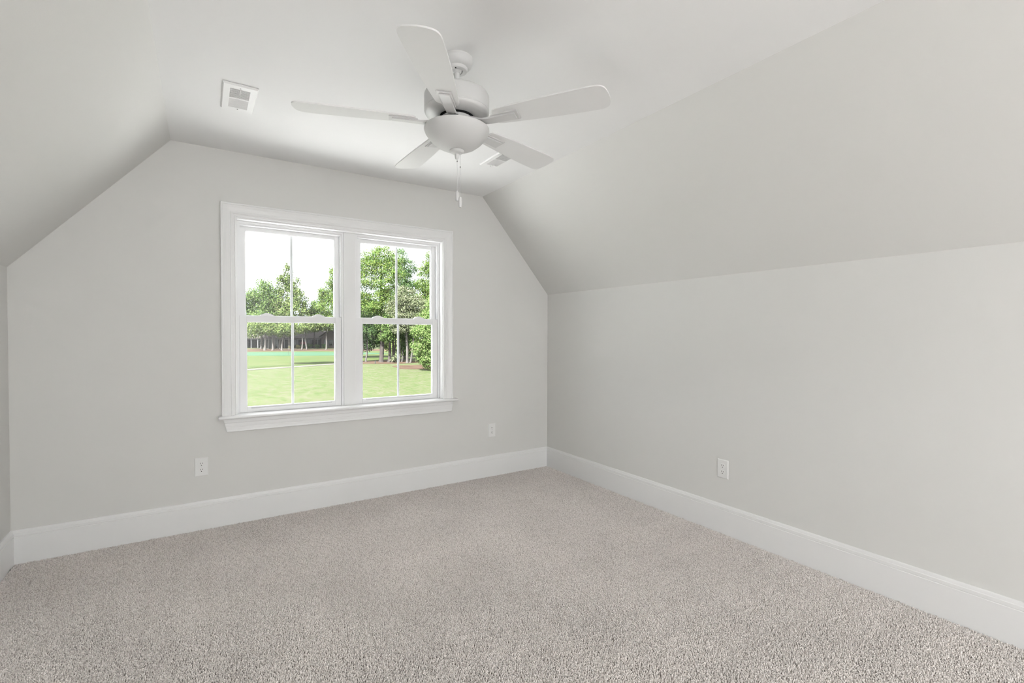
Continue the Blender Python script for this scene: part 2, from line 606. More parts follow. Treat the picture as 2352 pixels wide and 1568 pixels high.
def outlet(label, loc, rz):
    """Duplex outlet; local x along the wall, -y into the room."""
    root = empty('electrical_outlet', loc, rz)
    tag(root, label, 'outlet', 'duplex outlets on the walls')
    bm = bmesh.new()
    w, h = 0.0368, 0.0587
    ins = 0.004
    A = [(-w, 0, -h), (w, 0, -h), (w, 0, h), (-w, 0, h)]
    Bp = [(-w, -0.0025, -h), (w, -0.0025, -h), (w, -0.0025, h), (-w, -0.0025, h)]
    Cp = [(-w + ins, -0.006, -h + ins), (w - ins, -0.006, -h + ins), (w - ins, -0.006, h - ins), (-w + ins, -0.006, h - ins)]
    R = [[bm.verts.new(p) for p in L] for L in (A, Bp, Cp)]
    bm.faces.new(R[0][::-1])
    bm.faces.new(R[2])
    for P, Q in zip(R, R[1:]):
        for i in range(4):
            bm.faces.new((P[i], P[(i + 1) % 4], Q[(i + 1) % 4], Q[i]))
    obj('cover_plate', bm, M['plate'], root)
    for zc in (0.0195, -0.0195):
        # face: circle with flattened top and bottom
        bm = bmesh.new()
        pts = []
        for i in range(28):
            a = 2 * math.pi * i / 28
            pts.append((0.0172 * math.cos(a), zc + max(-0.0142, min(0.0142, 0.0172 * math.sin(a)))))
        prism(bm, pts, 1, -0.0055, -0.0078)
        f = obj('receptacle', bm, M['plate'], root)
        for xs, hh in ((-0.0063, 0.0045), (0.0063, 0.0036)):
            bm = bmesh.new()
            add_box(bm, xs - 0.0012, xs + 0.0012, -0.0080, -0.0070, zc + 0.004 - hh, zc + 0.004 + hh)
            obj('slot', bm, M['dark'], f)
        bm = bmesh.new()
        pts = [(0.0027 * math.cos(2 * math.pi * i / 14), zc - 0.0083 + 0.0027 * math.sin(2 * math.pi * i / 14)) for i in range(14)]
        prism(bm, pts, 1, -0.0080, -0.0070)
        obj('ground_hole', bm, M['dark'], f)
    bm = bmesh.new()
    pts = [(0.003 * math.cos(2 * math.pi * i / 14), 0.003 * math.sin(2 * math.pi * i / 14)) for i in range(14)]
    prism(bm, pts, 1, -0.0058, -0.0070)
    obj('screw', bm, M['chain'], root)
    return root


outlet('white duplex outlet on the window wall farther from the long knee wall', (-2.7629, 0.0, 0.4008), 0)
outlet('white duplex outlet on the window wall close to the long knee wall corner', (-0.6135, 0.0, 0.4035), 0)
outlet('white duplex outlet low on the long blank knee wall', (0.0, -1.8335, 0.4046), -math.pi / 2)

# ------------------------------------------------------------------ ceiling vents


def vent(label, loc, rz):
    """Two-way stamped register; local +y is the end with the damper lever, z = 0 at the ceiling."""
    root = empty('ceiling_vent', loc, rz)
    tag(root, label, 'vent', 'stamped ceiling vents')
    W, L, w, l, d = 0.0755, 0.152, 0.0430, 0.1130, 0.010
    bm = bmesh.new()
    R = []
    for a, b, z in ((W, L, -0.0005), (W, L, -0.0035), (W - 0.0055, L - 0.0055, -d), (w, l, -d), (w, l, -0.002)):
        R.append([bm.verts.new(p) for p in ((-a, -b, z), (a, -b, z), (a, b, z), (-a, b, z))])
    for P, Q in zip(R, R[1:]):
        for i in range(4):
            bm.faces.new((P[i], P[(i + 1) % 4], Q[(i + 1) % 4], Q[i]))
    add_box(bm, -w, w, -0.006, 0.006, -d, -d + 0.002)
    obj('frame', bm, M['vent'], root)
    obj_b = box_obj('duct_backing', (-w, w, -l, l, -0.0015, -0.0008), M['duct'], root)
    # eleven angled blades per bank, the banks throw opposite ways
    for s in (1, -1):
        bm = bmesh.new()
        n = 11
        p = (l - 0.006) / n
        for i in range(n):
            y = s * (0.006 + p * (i + 0.5))
            dy = 0.0026 * s
            t = 0.0017
            vs = [bm.verts.new(q) for q in ((-w, y - dy - t, -0.0030), (w, y - dy - t, -0.0030), (w, y + dy - t, -0.0102), (-w, y + dy - t, -0.0102),
                                            (-w, y - dy + t, -0.0030), (w, y - dy + t, -0.0030), (w, y + dy + t, -0.0102), (-w, y + dy + t, -0.0102))]
            for f in ((0, 1, 2, 3), (7, 6, 5, 4), (0, 4, 5, 1), (3, 2, 6, 7), (0, 3, 7, 4), (1, 5, 6, 2)):
                bm.faces.new([vs[k] for k in f])
        obj('louver_bank', bm, M['vent'], root)
    bm = bmesh.new()
    tube(bm, [(0, l - 0.012, -0.008), (0, l - 0.014, -0.016), (0.001, l - 0.024, -0.021), (0.001, l - 0.036, -0.020)], [0.0035, 0.0035, 0.003, 0.002], 8)
    obj('damper_lever', bm, M['vent'], root)
    for s in (1, -1):
        bm = bmesh.new()
        lathe(bm, [(0, -d - 0.0016), (0.0025, -d - 0.0012), (0.0034, -d), (0.0034, -d + 0.001)], 12, 0, s * (l + 0.012))
        obj('screw', bm, M['metal_dark'], root)
    return root


vent('white ceiling vent fully in view and clear of the fan blades', (-2.590, -0.842, HC), math.pi)
vent('white ceiling vent partly hidden behind a fan blade', (-1.047, -0.842, HC), 0)

# ------------------------------------------------------------------ ceiling fan
FX, FY = -1.821, -1.7473
fan = empty('ceiling_fan', (FX, FY, HC))
tag(fan, 'white five-blade ceiling fan with frosted bowl light and two pull chains', 'ceiling fan')


def fz(prof):
    return [(r, z - HC) for r, z in prof]


bm = bmesh.new()
lathe(bm, fz([(0.0235, 2.392), (0.026, 2.385), (0.040, 2.3845), (0.0435, 2.3865), (0.0455, 2.392), (0.0465, 2.3985), (0.051, 2.400), (0.057, 2.4035), (0.0625, 2.409),
              (0.066, 2.416), (0.0675, 2.424), (0.0675, 2.4325), (0.0685, 2.434), (0.0685, 2.44)]))
can = obj('canopy', bm, M['fan'], fan, True)
bm = bmesh.new()
lathe(bm, fz([(0, 2.3905), (0.0255, 2.3905), (0.0255, 2.392), (0, 2.392)]))
obj('canopy_opening', bm, M['dark'], can)
bm = bmesh.new()
lathe(bm, fz([(0.0, 2.376), (0.012, 2.378), (0.0195, 2.384), (0.0215, 2.391), (0.0, 2.392)]))
obj('hanger_ball', bm, M['fan'], can, True)
bm = bmesh.new()
lathe(bm, [(0, -0.0575), (0.003, -0.0572), (0.003, -0.055), (0, -0.055)], 10, -0.020, -0.028)
obj('screw', bm, M['dark'], can)
bm = bmesh.new()
lathe(bm, fz([(0.0, 2.28), (0.0115, 2.28), (0.0115, 2.379), (0, 2.379)]), 24)
obj('downrod', bm, M['fan'], fan, True)
bm = bmesh.new()
lathe(bm, fz([(0.0, 2.300), (0.030, 2.300), (0.034, 2.297), (0.100, 2.295), (0.126, 2.290), (0.136, 2.283), (0.1395, 2.275), (0.1395, 2.214), (0.1380, 2.2125), (0.1380, 2.2105), (0.1395, 2.209), (0.1370, 2.202), (0.1300, 2.196),
              (0.1150, 2.192), (0.095, 2.1895), (0.078, 2.1885), (0.074, 2.190), (0, 2.190)]), 64)
motor = obj('motor_housing', bm, M['fan'], fan, True)
bm = bmesh.new()
lathe(bm, fz([(0, 2.184), (0.0735, 2.184), (0.0735, 2.191), (0, 2.191)]), 48)
obj('motor_gap', bm, M['dark'], motor)
bm = bmesh.new()
lathe(bm, fz([(0, 2.167), (0.0655, 2.167), (0.067, 2.169), (0.067, 2.183), (0.0655, 2.185), (0, 2.185)]), 48)
obj('flywheel', bm, M['fan'], fan, True)
bm = bmesh.new()
lathe(bm, fz([(0, 2.134), (0.062, 2.134), (0.062, 2.168), (0, 2.168)]), 48)
obj('light_kit_neck', bm, M['dark'], fan)
# bowl
prof = [(0.0, 2.0450), (0.030, 2.0460), (0.060, 2.0530), (0.085, 2.0650), (0.108, 2.0830), (0.125, 2.1020), (0.136, 2.1190), (0.1405, 2.1310), (0.1400, 2.1370), (0.132, 2.1420), (0.110, 2.1455), (0.062, 2.1480), (0.0, 2.1480)]
bm = bmesh.new()
lathe(bm, fz(prof), 64)
bowl = obj('light_bowl', bm, M['bowl'], fan, True)
bm = bmesh.new()
lathe(bm, fz([(0.031, 2.0470), (0.0325, 2.0440), (0.030, 2.0390), (0.022, 2.0340), (0.011, 2.0315), (0.0090, 2.0300), (0.0092, 2.024), (0.0085, 2.017), (0.0065, 2.010), (0.0045, 2.008), (0, 2.008)]), 32)
obj('finial', bm, M['fan'], fan, True)
# pull chains: beads on a thin core, with a fob each (local x/y chosen along the picture's horizontal)
ch_dir = Vector((0.839, -0.544, 0))


def chain(off, z0, z1, zj, fob_prof):
    base = ch_dir * off
    bm = bmesh.new()
    tube(bm, [(base.x, base.y, z0 - HC), (base.x, base.y, z1 - HC)], 0.0005, 6)
    n = int((z0 - z1) / 0.0042)
    for i in range(n):
        z = z0 - (i + 0.5) * (z0 - z1) / n - HC
        bmesh.ops.create_icosphere(bm, subdivisions=1, radius=0.0016, matrix=Matrix.Translation((base.x, base.y, z)))
    c = obj('pull_chain', bm, M['chain'], fan, True)
    bm = bmesh.new()
    lathe(bm, [(0, zj + 0.004 - HC), (0.0022, zj + 0.003 - HC), (0.0022, zj - 0.003 - HC), (0, zj - 0.004 - HC)], 10, base.x, base.y)
    obj('chain_connector', bm, M['metal_dark'], c)
    bm = bmesh.new()
    lathe(bm, fz(fob_prof), 20, base.x, base.y)
    f = obj('chain_fob', bm, M['fan'], c, True)
    bm = bmesh.new()
    zb = fob_prof[0][1]
    lathe(bm, fz([(0, zb - 0.0012), (0.0028, zb - 0.0008), (0.0028, zb + 0.001), (0, zb + 0.001)]), 10, base.x, base.y)
    obj('fob_tip', bm, M['metal_dark'], c)


chain(0.0015, 2.008, 1.872, 2.000, [(0, 1.8285), (0.0055, 1.8285), (0.0080, 1.832), (0.0088, 1.840), (0.0088, 1.848), (0.0078, 1.858), (0.0058, 1.867), (0.0030, 1.872), (0, 1.873)])
chain(0.0145, 2.036, 1.846, 1.975, [(0, 1.8010), (0.0045, 1.8015), (0.0075, 1.806), (0.0088, 1.813), (0.0090, 1.832), (0.0082, 1.840), (0.0060, 1.8455), (0, 1.846)])

# blades and blade irons; local x is the radius, pitch lowers the counter-clockwise edge
PITCH_B = math.radians(9.5)
outline = [(0.176, -0.020), (0.180, -0.040), (0.190, -0.052), (0.240, -0.058), (0.340, -0.067), (0.440, -0.073), (0.540, -0.078), (0.605, -0.080), (0.632, -0.076), (0.648, -0.064), (0.656, -0.040),
           (0.661, 0.000), (0.658, 0.030), (0.651, 0.048), (0.640, 0.058), (0.622, 0.0635), (0.540, 0.0635), (0.440, 0.0605), (0.340, 0.0550), (0.240, 0.0480), (0.190, 0.0440), (0.178, 0.034), (0.175, 0.015)]

for _ in range(2):      # round the corners of the blade outline
    outline = [q for a, b in zip(outline, outline[1:] + outline[:1])
               for q in ((0.75 * a[0] + 0.25 * b[0], 0.75 * a[1] + 0.25 * b[1]), (0.25 * a[0] + 0.75 * b[0], 0.25 * a[1] + 0.75 * b[1]))]


def to_blade(x, y, z):
    """Blade-plane coordinates to fan coordinates before the azimuth turn."""
    return (x, y * math.cos(PITCH_B) + z * math.sin(PITCH_B), -y * math.sin(PITCH_B) + z * math.cos(PITCH_B) + 2.159 - HC)


def make_blade(az):
    rot = Matrix.Rotation(az, 4, 'Z')
    bm = bmesh.new()
    A = [bm.verts.new(to_blade(x, y, 0.0)) for x, y in outline]
    Bv = [bm.verts.new(to_blade(x, y, 0.0055)) for x, y in outline]
    bm.faces.new(A)
    bm.faces.new(Bv[::-1])
    n = len(outline)
    for i in range(n):
        bm.faces.new((A[i], A[(i + 1) % n], Bv[(i + 1) % n], Bv[i]))
    bm.transform(rot)
    bl = obj('blade', bm, M['blade'], fan)
    # iron: two stepped rectangular plates under the blade and an arm to the flywheel
    bm = bmesh.new()

    def plate(x0, x1, hw0, hw1, z0, z1):
        P = [bm.verts.new(to_blade(*p)) for p in ((x0, -hw0, z0), (x1, -hw1, z0), (x1, hw1, z0), (x0, hw0, z0), (x0, -hw0, z1), (x1, -hw1, z1), (x1, hw1, z1), (x0, hw0, z1))]
        for f in ((0, 1, 2, 3), (7, 6, 5, 4), (0, 4, 5, 1), (1, 5, 6, 2), (2, 6, 7, 3), (3, 7, 4, 0)):
            bm.faces.new([P[k] for k in f])
    plate(0.168, 0.286, 0.026, 0.030, -0.0045, 0.0)
    # S-curved arm
    secs = [(0.045, 2.1760, 0.018), (0.066, 2.1750, 0.0185), (0.085, 2.1690, 0.019), (0.105, 2.1600, 0.0195), (0.128, 2.1530, 0.020), (0.155, 2.1510, 0.0205), (0.185, 2.1518, 0.021), (0.225, 2.1528, 0.0215), (0.273, 2.1530, 0.022)]
    rows = []
    for x, z, hw in secs:
        k = max(0.0, min(1.0, (x - 0.075) / 0.09))
        tilt = PITCH_B * k
        rows.append([(x, s * hw * math.cos(tilt) + q * math.sin(tilt), z - HC - s * hw * math.sin(tilt) + q * math.cos(tilt)) for s, q in ((-1, 0.004), (-1, -0.002), (-0.93, -0.0035), (0.93, -0.0035), (1, -0.002), (1, 0.004))])
    sweep(bm, rows)
    bm.transform(rot)
    obj('blade_arm', bm, M['fan'], fan)


for k in range(5):
    make_blade(math.radians(-126.3 + 72 * k))

# ------------------------------------------------------------------ carpet pile (tufts nobody could count)


def carpet():
    g = np.random.default_rng(3)
    S, N = 0.2397, 50
    p = S / N
    gx, gy = np.meshgrid(np.arange(N), np.arange(N))
    cx = (gx.ravel() + 0.5) * p + g.uniform(-0.42, 0.42, N * N) * p
    cy = (gy.ravel() + 0.5) * p + g.uniform(-0.42, 0.42, N * N) * p
    n = N * N
    h = g.uniform(0.0055, 0.0118, n)
    rad = g.uniform(0.0018, 0.0027, n)
    lean_a = g.uniform(0, 2 * np.pi, n)
    lean = g.uniform(0.0, 0.0042, n)
    K = 6
    rings = []
    for t, rr in ((0.0, 0.75), (0.45, 1.0), (0.80, 0.95), (0.97, 0.55)):
        a = np.arange(K) * 2 * np.pi / K + t * 1.5
        lx = cx + np.cos(lean_a) * lean * t ** 1.4
        ly = cy + np.sin(lean_a) * lean * t ** 1.4
        el = g.uniform(0.75, 1.25, (n, K))
        x = lx[:, None] + rad[:, None] * rr * el * np.cos(a)[None]
        y = ly[:, None] + rad[:, None] * rr * el * np.sin(a)[None]
        z = np.repeat((h * t - 0.008)[:, None], K, 1)
        rings.append(np.stack([x, y, z], -1))
    V = np.stack(rings, 1)                       # n, 4, K, 3
    V = V.reshape(n, 4 * K, 3)
    faces = []
    for r in range(3):
        for k in range(K):
            faces.append((r * K + k, r * K + (k + 1) % K, (r + 1) * K + (k + 1) % K, (r + 1) * K + k))
    faces.append((3 * K, 3 * K + 1, 3 * K + 2, 3 * K + 3))
    faces.append((3 * K, 3 * K + 3, 3 * K + 4, 3 * K + 5))
    Fq = np.array(faces)
    allF = (Fq[None] + (np.arange(n) * 4 * K)[:, None, None]).reshape(-1, 4)
    allV = V.reshape(-1, 3)
    allV[:, :2] -= S / 2
    # pile material: yarn tone varies per tuft and in broad trodden swathes
    m = bpy.data.materials.new('carpet_yarn')
    m.use_nodes = True
    nt = m.node_tree
    b = nt.nodes['Principled BSDF']
    b.inputs['Roughness'].default_value = 1.0
    b.inputs['Specular IOR Level'].default_value = 0.0
    geo = nt.nodes.new('ShaderNodeNewGeometry')
    cr = nt.nodes.new('ShaderNodeValToRGB')
    el = cr.color_ramp.elements
    el.new(0.5)
    for e, (q, c) in zip(el, CARPET_RAMP):
        e.position = q
        e.color = (*c, 1)
    nz = nt.nodes.new('ShaderNodeTexNoise')
    nz.inputs['Scale'].default_value = 2.2
    nz.inputs['Detail'].default_value = 3
    mr = nt.nodes.new('ShaderNodeMapRange')
    mr.inputs[1].default_value = 0.3
    mr.inputs[2].default_value = 0.7
    mr.inputs[3].default_value = 0.94
    mr.inputs[4].default_value = 1.05
    mx = nt.nodes.new('ShaderNodeVectorMath')
    mx.operation = 'SCALE'
    nt.links.new(geo.outputs['Random Per Island'], cr.inputs[0])
    nt.links.new(geo.outputs['Position'], nz.inputs['Vector'])
    nt.links.new(nz.outputs[0], mr.inputs[0])
    nt.links.new(cr.outputs[0], mx.inputs[0])
    nt.links.new(mr.outputs[0], mx.inputs['Scale'])
    nt.links.new(mx.outputs[0], b.inputs['Base Color'])
    patch = np_mesh('carpet_patch', allV, allF, m, smooth=True)
    COL.objects.unlink(patch)
    # tile centres
    W0, W1 = XL + 0.017, -0.017
    nx = 15
    sx = (W1 - W0) / nx
    ny = 30
    pts = [(W0 + (i + 0.5) * sx, -0.017 - (j + 0.5) * sx, 0.0) for i in range(nx) for j in range(ny)]
    me = bpy.data.meshes.new('carpet_pile')
    me.from_pydata(pts, [], [])
    at = me.attributes.new('turn', 'FLOAT', 'POINT')
    at.data.foreach_set('value', [rnd.randrange(4) * math.pi / 2 for _ in pts])
    o = bpy.data.objects.new('carpet_pile', me)
    COL.objects.link(o)
    ng = bpy.data.node_groups.new('tuft_tiles', 'GeometryNodeTree')
    ng.interface.new_socket('Geometry', in_out='INPUT', socket_type='NodeSocketGeometry')
    ng.interface.new_socket('Geometry', in_out='OUTPUT', socket_type='NodeSocketGeometry')
    gi = ng.nodes.new('NodeGroupInput')
    go = ng.nodes.new('NodeGroupOutput')
    ip = ng.nodes.new('GeometryNodeInstanceOnPoints')
    oi = ng.nodes.new('GeometryNodeObjectInfo')
    oi.inputs['Object'].default_value = patch
    oi.inputs['As Instance'].default_value = True
    na = ng.nodes.new('GeometryNodeInputNamedAttribute')
    na.data_type = 'FLOAT'
    na.inputs['Name'].default_value = 'turn'
    cb = ng.nodes.new('ShaderNodeCombineXYZ')
    ng.links.new(gi.outputs[0], ip.inputs['Points'])
    ng.links.new(oi.outputs['Geometry'], ip.inputs['Instance'])
    ng.links.new(na.outputs['Attribute'], cb.inputs[2])
    ng.links.new(cb.outputs[0], ip.inputs['Rotation'])
    ng.links.new(ip.outputs[0], go.inputs[0])
    md = o.modifiers.new('tufts', 'NODES')
    md.node_group = ng
    tag(o, 'beige grey cut pile carpet covering the whole floor', 'carpet', kind='stuff')


CARPET_RAMP = ((0.0, (0.60, 0.555, 0.53)), (0.5, (0.77, 0.725, 0.70)), (1.0, (0.88, 0.835, 0.81)))
carpet()

# ------------------------------------------------------------------ outdoors: ground
G = -3.0
AX = Vector((0.839, -0.544, 0))      # along the far side, to the viewer's right
BX = Vector((0.544, 0.839, 0))       # away from the house
struct_mats = {
    'lawn': ramp_mat('mown_lawn', ((0.36, (0.125, 0.200, 0.062)), (0.5, (0.195, 0.238, 0.105)), (0.64, (0.265, 0.250, 0.185))), 1.4, 12, stretch=(1, 0.4, 1), second=4.5),
    'green': ramp_mat('putting_green', ((0.35, (0.10, 0.235, 0.135)), (0.65, (0.13, 0.26, 0.165))), 0.2),
    'fairway': ramp_mat('fairway_grass', ((0.35, (0.125, 0.195, 0.055)), (0.65, (0.19, 0.225, 0.09))), 0.25),
    'path': ramp_mat('pale_path', ((0.35, (0.29, 0.265, 0.25)), (0.65, (0.33, 0.31, 0.30))), 0.6),
    'straw': ramp_mat('pine_straw', ((0.35, (0.15, 0.092, 0.065)), (0.65, (0.245, 0.165, 0.12))), 0.8),
}


def ground_poly(name, pts, z, m):
    bm = bmesh.new()
    top = [bm.verts.new((x, y, z)) for x, y in pts]
    bot = [bm.verts.new((x, y, G - 0.2)) for x, y in pts]
    bm.faces.new(top)
    bm.faces.new(bot[::-1])
    n = len(pts)
    for i in range(n):
        bm.faces.new((top[i], top[(i + 1) % n], bot[(i + 1) % n], bot[i]))
    return struct(obj(name, bm, m))


ground_poly('lawn', [(-220, 4.0), (260, 4.0), (260, 420), (-220, 420)], G, struct_mats['lawn'])


def band(name, pts_near, pts_far, z, m):
    return ground_poly(name, pts_near + pts_far[::-1], z, m)


band('fairway_ground', [(-40, 50.0), (1.23, 61.0), (6.64, 63.6), (13.39, 67.7), (22.54, 72.6), (31.86, 76.9), (70, 95)], [(-40, 150), (6, 146), (25, 136), (40, 128), (70, 118)], G + 0.012, struct_mats['fairway'])
band('path', [(-20, 51.5), (1.23, 59.09), (6.64, 61.65), (13.39, 65.72), (22.54, 70.54), (31.86, 74.71), (60, 84)], [(-20, 53.3), (1.23, 61.0), (6.64, 63.6), (13.39, 67.7), (22.54, 72.6), (31.86, 76.9), (60, 86.4)], G + 0.03, struct_mats['path'])


def blob_pts(c, ra, rb, n=40, wob=0.06):
    g = random.Random(int(abs(c[0] * 10)))
    out = []
    for i in range(n):
        a = 2 * math.pi * i / n
        k = 1 + wob * math.sin(3 * a + g.uniform(-0.3, 0.3)) + wob * math.sin(5 * a)
        p = Vector((c[0], c[1], 0)) + AX * (ra * k * math.cos(a)) + BX * (rb * k * math.sin(a))
        out.append((p.x, p.y))
    return out


ground_poly('putting_green_ground', blob_pts((12.8, 106.4), 19.0, 9.2), G + 0.045, struct_mats['green'])
band('straw_bed_ground', [(-10, 131), (5.3, 124.5), (15.5, 122.5), (25.64, 118.3), (45, 108)], [(-10, 156), (6.68, 147), (17, 141), (29, 134), (48, 124)], G + 0.03, struct_mats['straw'])
ground_poly('mulch_bed_ground', blob_pts((20.0, 67.0), 6.0, 3.9), G + 0.04, struct_mats['straw'])
ground_poly('shrub_bed_ground', blob_pts((21.6, 54.0), 4.4, 4.2), G + 0.04, struct_mats['straw'])
# added white slab below the sill, unseen, bounces sunlight up through the window
bm = bmesh.new()
prism(bm, [(0.16, 0.48), (5.2, -0.14), (5.2, -0.22), (0.16, 0.40)], 0, -6.5, 3.0)
struct(obj('bounce_slab', bm, M['bounce_white']))

# ------------------------------------------------------------------ outdoors: trees
LEAF = {
    'olive': leaf_mat('olive_leaves', (0.045, 0.085, 0.022), (0.085, 0.140, 0.040), (0.145, 0.190, 0.070)),
    'mid': leaf_mat('mid_green_leaves', (0.035, 0.080, 0.020), (0.070, 0.130, 0.035), (0.115, 0.175, 0.060)),
    'pine': leaf_mat('pine_needles', (0.035, 0.085, 0.018), (0.080, 0.150, 0.035), (0.150, 0.205, 0.055), 0.3),
    'deep_pine': leaf_mat('deep_pine_needles', (0.028, 0.075, 0.022), (0.060, 0.125, 0.040), (0.105, 0.165, 0.060), 0.3),
    'grey': leaf_mat('grey_green_leaves', (0.060, 0.090, 0.040), (0.105, 0.140, 0.070), (0.165, 0.195, 0.115)),
    'bright': leaf_mat('bright_leaves', (0.050, 0.110, 0.025), (0.095, 0.170, 0.045), (0.160, 0.225, 0.085)),
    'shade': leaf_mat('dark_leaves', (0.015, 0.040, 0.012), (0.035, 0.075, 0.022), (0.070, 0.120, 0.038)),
    'yellow': leaf_mat('yellow_green_leaves', (0.10, 0.13, 0.03), (0.15, 0.18, 0.05), (0.19, 0.21, 0.08)),
}
gen = np.random.default_rng(11)


def leaves(blobs, size, density, needle=False, sub=14, subr=0.42, core=0.35):
    """Leaf quads over ellipsoid blobs (across, away, up, radius across, radius away, radius up): clumps on the outside, a looser core."""
    Vs = []
    for (a, b, z, ra, rb, rz) in blobs:
        sc_ = np.array([ra, rb, rz])
        area = 4 * np.pi * (((ra * rz) ** 1.6 + (ra * rb) ** 1.6 + (rb * rz) ** 1.6) / 3) ** (1 / 1.6)
        n = max(60, int(area * density))
        ns = max(5, int(sub))
        d = gen.normal(size=(ns, 3))
        d /= np.linalg.norm(d, axis=1)[:, None]
        ctr = d * gen.uniform(0.5, 0.78, ns)[:, None]
        sr = gen.uniform(0.65, 1.25, ns) * subr
        idx = gen.integers(0, ns, n)
        q = gen.normal(size=(n, 3))
        q /= np.linalg.norm(q, axis=1)[:, None]
        off = q * gen.uniform(0.35, 1.08, n)[:, None] * sr[idx][:, None] * np.array([1, 1, 0.7 if needle else 0.9])
        u = ctr[idx] + off
        inner = gen.random(n) < core
        u[inner] = (q * (gen.random(n) ** 0.5)[:, None] * 0.88)[inner]
        P = u * sc_ + np.array([a, b, z])
        nrm = q + gen.normal(scale=0.55, size=(n, 3)) + np.array([0, 0, 0.35])
        nrm /= np.linalg.norm(nrm, axis=1)[:, None]
        t = np.cross(nrm, gen.normal(size=(n, 3)))
        t /= np.linalg.norm(t, axis=1)[:, None]
        s = np.cross(nrm, t)
        sz = size * gen.uniform(0.6, 1.4, n)[:, None]
        wide = 0.30 if needle else 0.62
        Vs.append(np.stack([P - t * sz, P + s * sz * wide, P + t * sz, P - s * sz * wide], 1))
    return np.concatenate(Vs).reshape(-1, 3)


def world_pts(V, base):
    A, Bv = np.array(AX), np.array(BX)
    return V[:, :1] * A + V[:, 1:2] * Bv + np.array([0, 0, 1]) * V[:, 2:3]


GROW = 1.14


def tree(name, label, cat, base, blobs, leaf, size, density, trunks=(), bark='bark', needle=False, group=None, sub=14, subr=0.42, limbs=(), core=0.35):
    root = empty(name, (base[0], base[1], G))
    tag(root, label, cat, group)
    blobs = [(a, b, z, ra * GROW, rb * GROW, rz * GROW) for a, b, z, ra, rb, rz in blobs]
    V = world_pts(leaves(blobs, size, density, needle, sub, subr, core), base)
    Q = np.arange(len(V)).reshape(-1, 4)
    np_mesh('foliage', V, Q, LEAF[leaf], root)
    for (a, b, h, r, la, lb) in trunks:
        bm = bmesh.new()
        p0 = AX * a + BX * b
        p1 = AX * (a + la) + BX * (b + lb)
        pts = [p0 + (p1 - p0) * t + Vector((0, 0, h * t - (0.1 if t == 0 else 0))) + (AX * 0.12 * math.sin(5 * t + a) if t > 0 else Vector()) for t in (0, 0.04, 0.25, 0.5, 0.75, 1)]
        tube(bm, pts, [r * 1.5, r * 1.1, r, r * 0.85, r * 0.6, r * 0.3], 9)
        obj('trunk', bm, M[bark], root, True)
    for (a0, z0, a1, z1, r) in limbs:
        bm = bmesh.new()
        P0, P1 = AX * a0 + Vector((0, 0, z0)), AX * a1 + BX * (-0.8) + Vector((0, 0, z1))
        mid = (P0 + P1) / 2 + Vector((0, 0, 0.3))
        tube(bm, [P0, mid, P1], [r, r * 0.75, r * 0.35], 6)
        obj('limb', bm, M[bark], root, True)
    return root


# across the green, about 130 m out
tree('broadleaf_tree', 'rounded broadleaf tree beyond the green at the outer edge of the first window', 'tree', (11.04, 146.2),
     [(0, 0, 14.5, 3.9, 4, 5.3), (-3.6, 0, 11.5, 2.8, 3.5, 4.6), (3.0, 0, 13.0, 3.0, 3.5, 5.3), (-1.5, -1, 8.0, 4.6, 3.5, 3.8), (2.5, -1, 7.5, 4.2, 3.5, 3.8)], 'mid', 0.187, 24.0,
     [(0, 0, 10, 0.30, 0.2, 0), (1.8, 0.3, 9, 0.26, 0.6, 0)], 'pale_bark', sub=26)
tree('feathery_tree', 'tall feathery light green tree with open spire crown beyond the green', 'tree', (17.44, 142.7),
     [(-0.1, 0, 20.6, 1.3, 1.5, 3.7), (-1.7, 0, 18.0, 1.8, 2, 3.6), (1.6, 0, 17.3, 2.0, 2, 3.3), (0, 0, 14.0, 3.8, 3.2, 4.0), (3.7, 0, 13.4, 2.1, 2.4, 3.5), (-2.6, 0, 12.0, 3.6, 3.2, 4.0), (2.0, -1, 10.0, 4.6, 3.4, 3.4), (-1.0, -1.2, 7.6, 5.0, 3.4, 3.0)], 'olive', 0.179, 19.2,
     [(0.3, 0, 19, 0.28, -0.5, 0), (-4.0, 0, 8, 0.30, 0.5, 0), (-2.4, 0, 8, 0.26, 0.6, 0)], 'pale_bark', sub=30, subr=0.34, core=0.22)
tree('small_broadleaf_tree', 'small pointed tree between the feathery tree and the window post', 'tree', (24.45, 143.5),
     [(0, 0, 11.0, 2.1, 2.4, 2.9), (-1.6, 0, 9.2, 2.8, 2.8, 3.0), (1.9, 0, 9.4, 2.6, 2.8, 3.0), (0, 0, 7.0, 4.2, 3, 2.4)], 'mid', 0.179, 22.4, [(0, 0, 8, 0.2, 0, 0)], sub=20)
tree('tall_pine_tree', 'tall pine showing along the window post above the far house', 'tree', (30.26, 137.0),
     [(-1.0, 0, 20.2, 2.3, 3, 4.4), (-3.2, 0, 16.2, 2.5, 3, 3.4), (-4.9, 0, 14.4, 1.8, 2.4, 2.9), (-2.2, 0, 11.8, 4.6, 3.5, 3.8), (1.0, 0, 14.5, 4.0, 3.5, 5.0), (-3.0, -0.6, 8.2, 4.6, 3, 2.4)], 'pine', 0.203, 28.5,
     [(-0.5, 0, 19, 0.35, 0.2, 0)], needle=True, sub=26)
tree('spreading_tree', 'low spreading olive tree before the porch of the far house', 'tree', (24.2, 132.0),
     [(-2.5, 0, 6.6, 2.8, 2.6, 2.0), (1.2, 0, 6.8, 3.0, 2.6, 1.9), (3.9, 0, 7.3, 2.3, 2.4, 2.0), (-5.0, 0, 6.0, 2.3, 2.4, 1.8)], 'olive', 0.164, 27.2, [(-5.4, 0, 6.0, 0.20, 0.6, 0), (-4.3, 0.4, 6.0, 0.18, -0.3, 0), (1.0, 0.4, 6.0, 0.2, 0.3, 0)], 'pale_bark', sub=18)
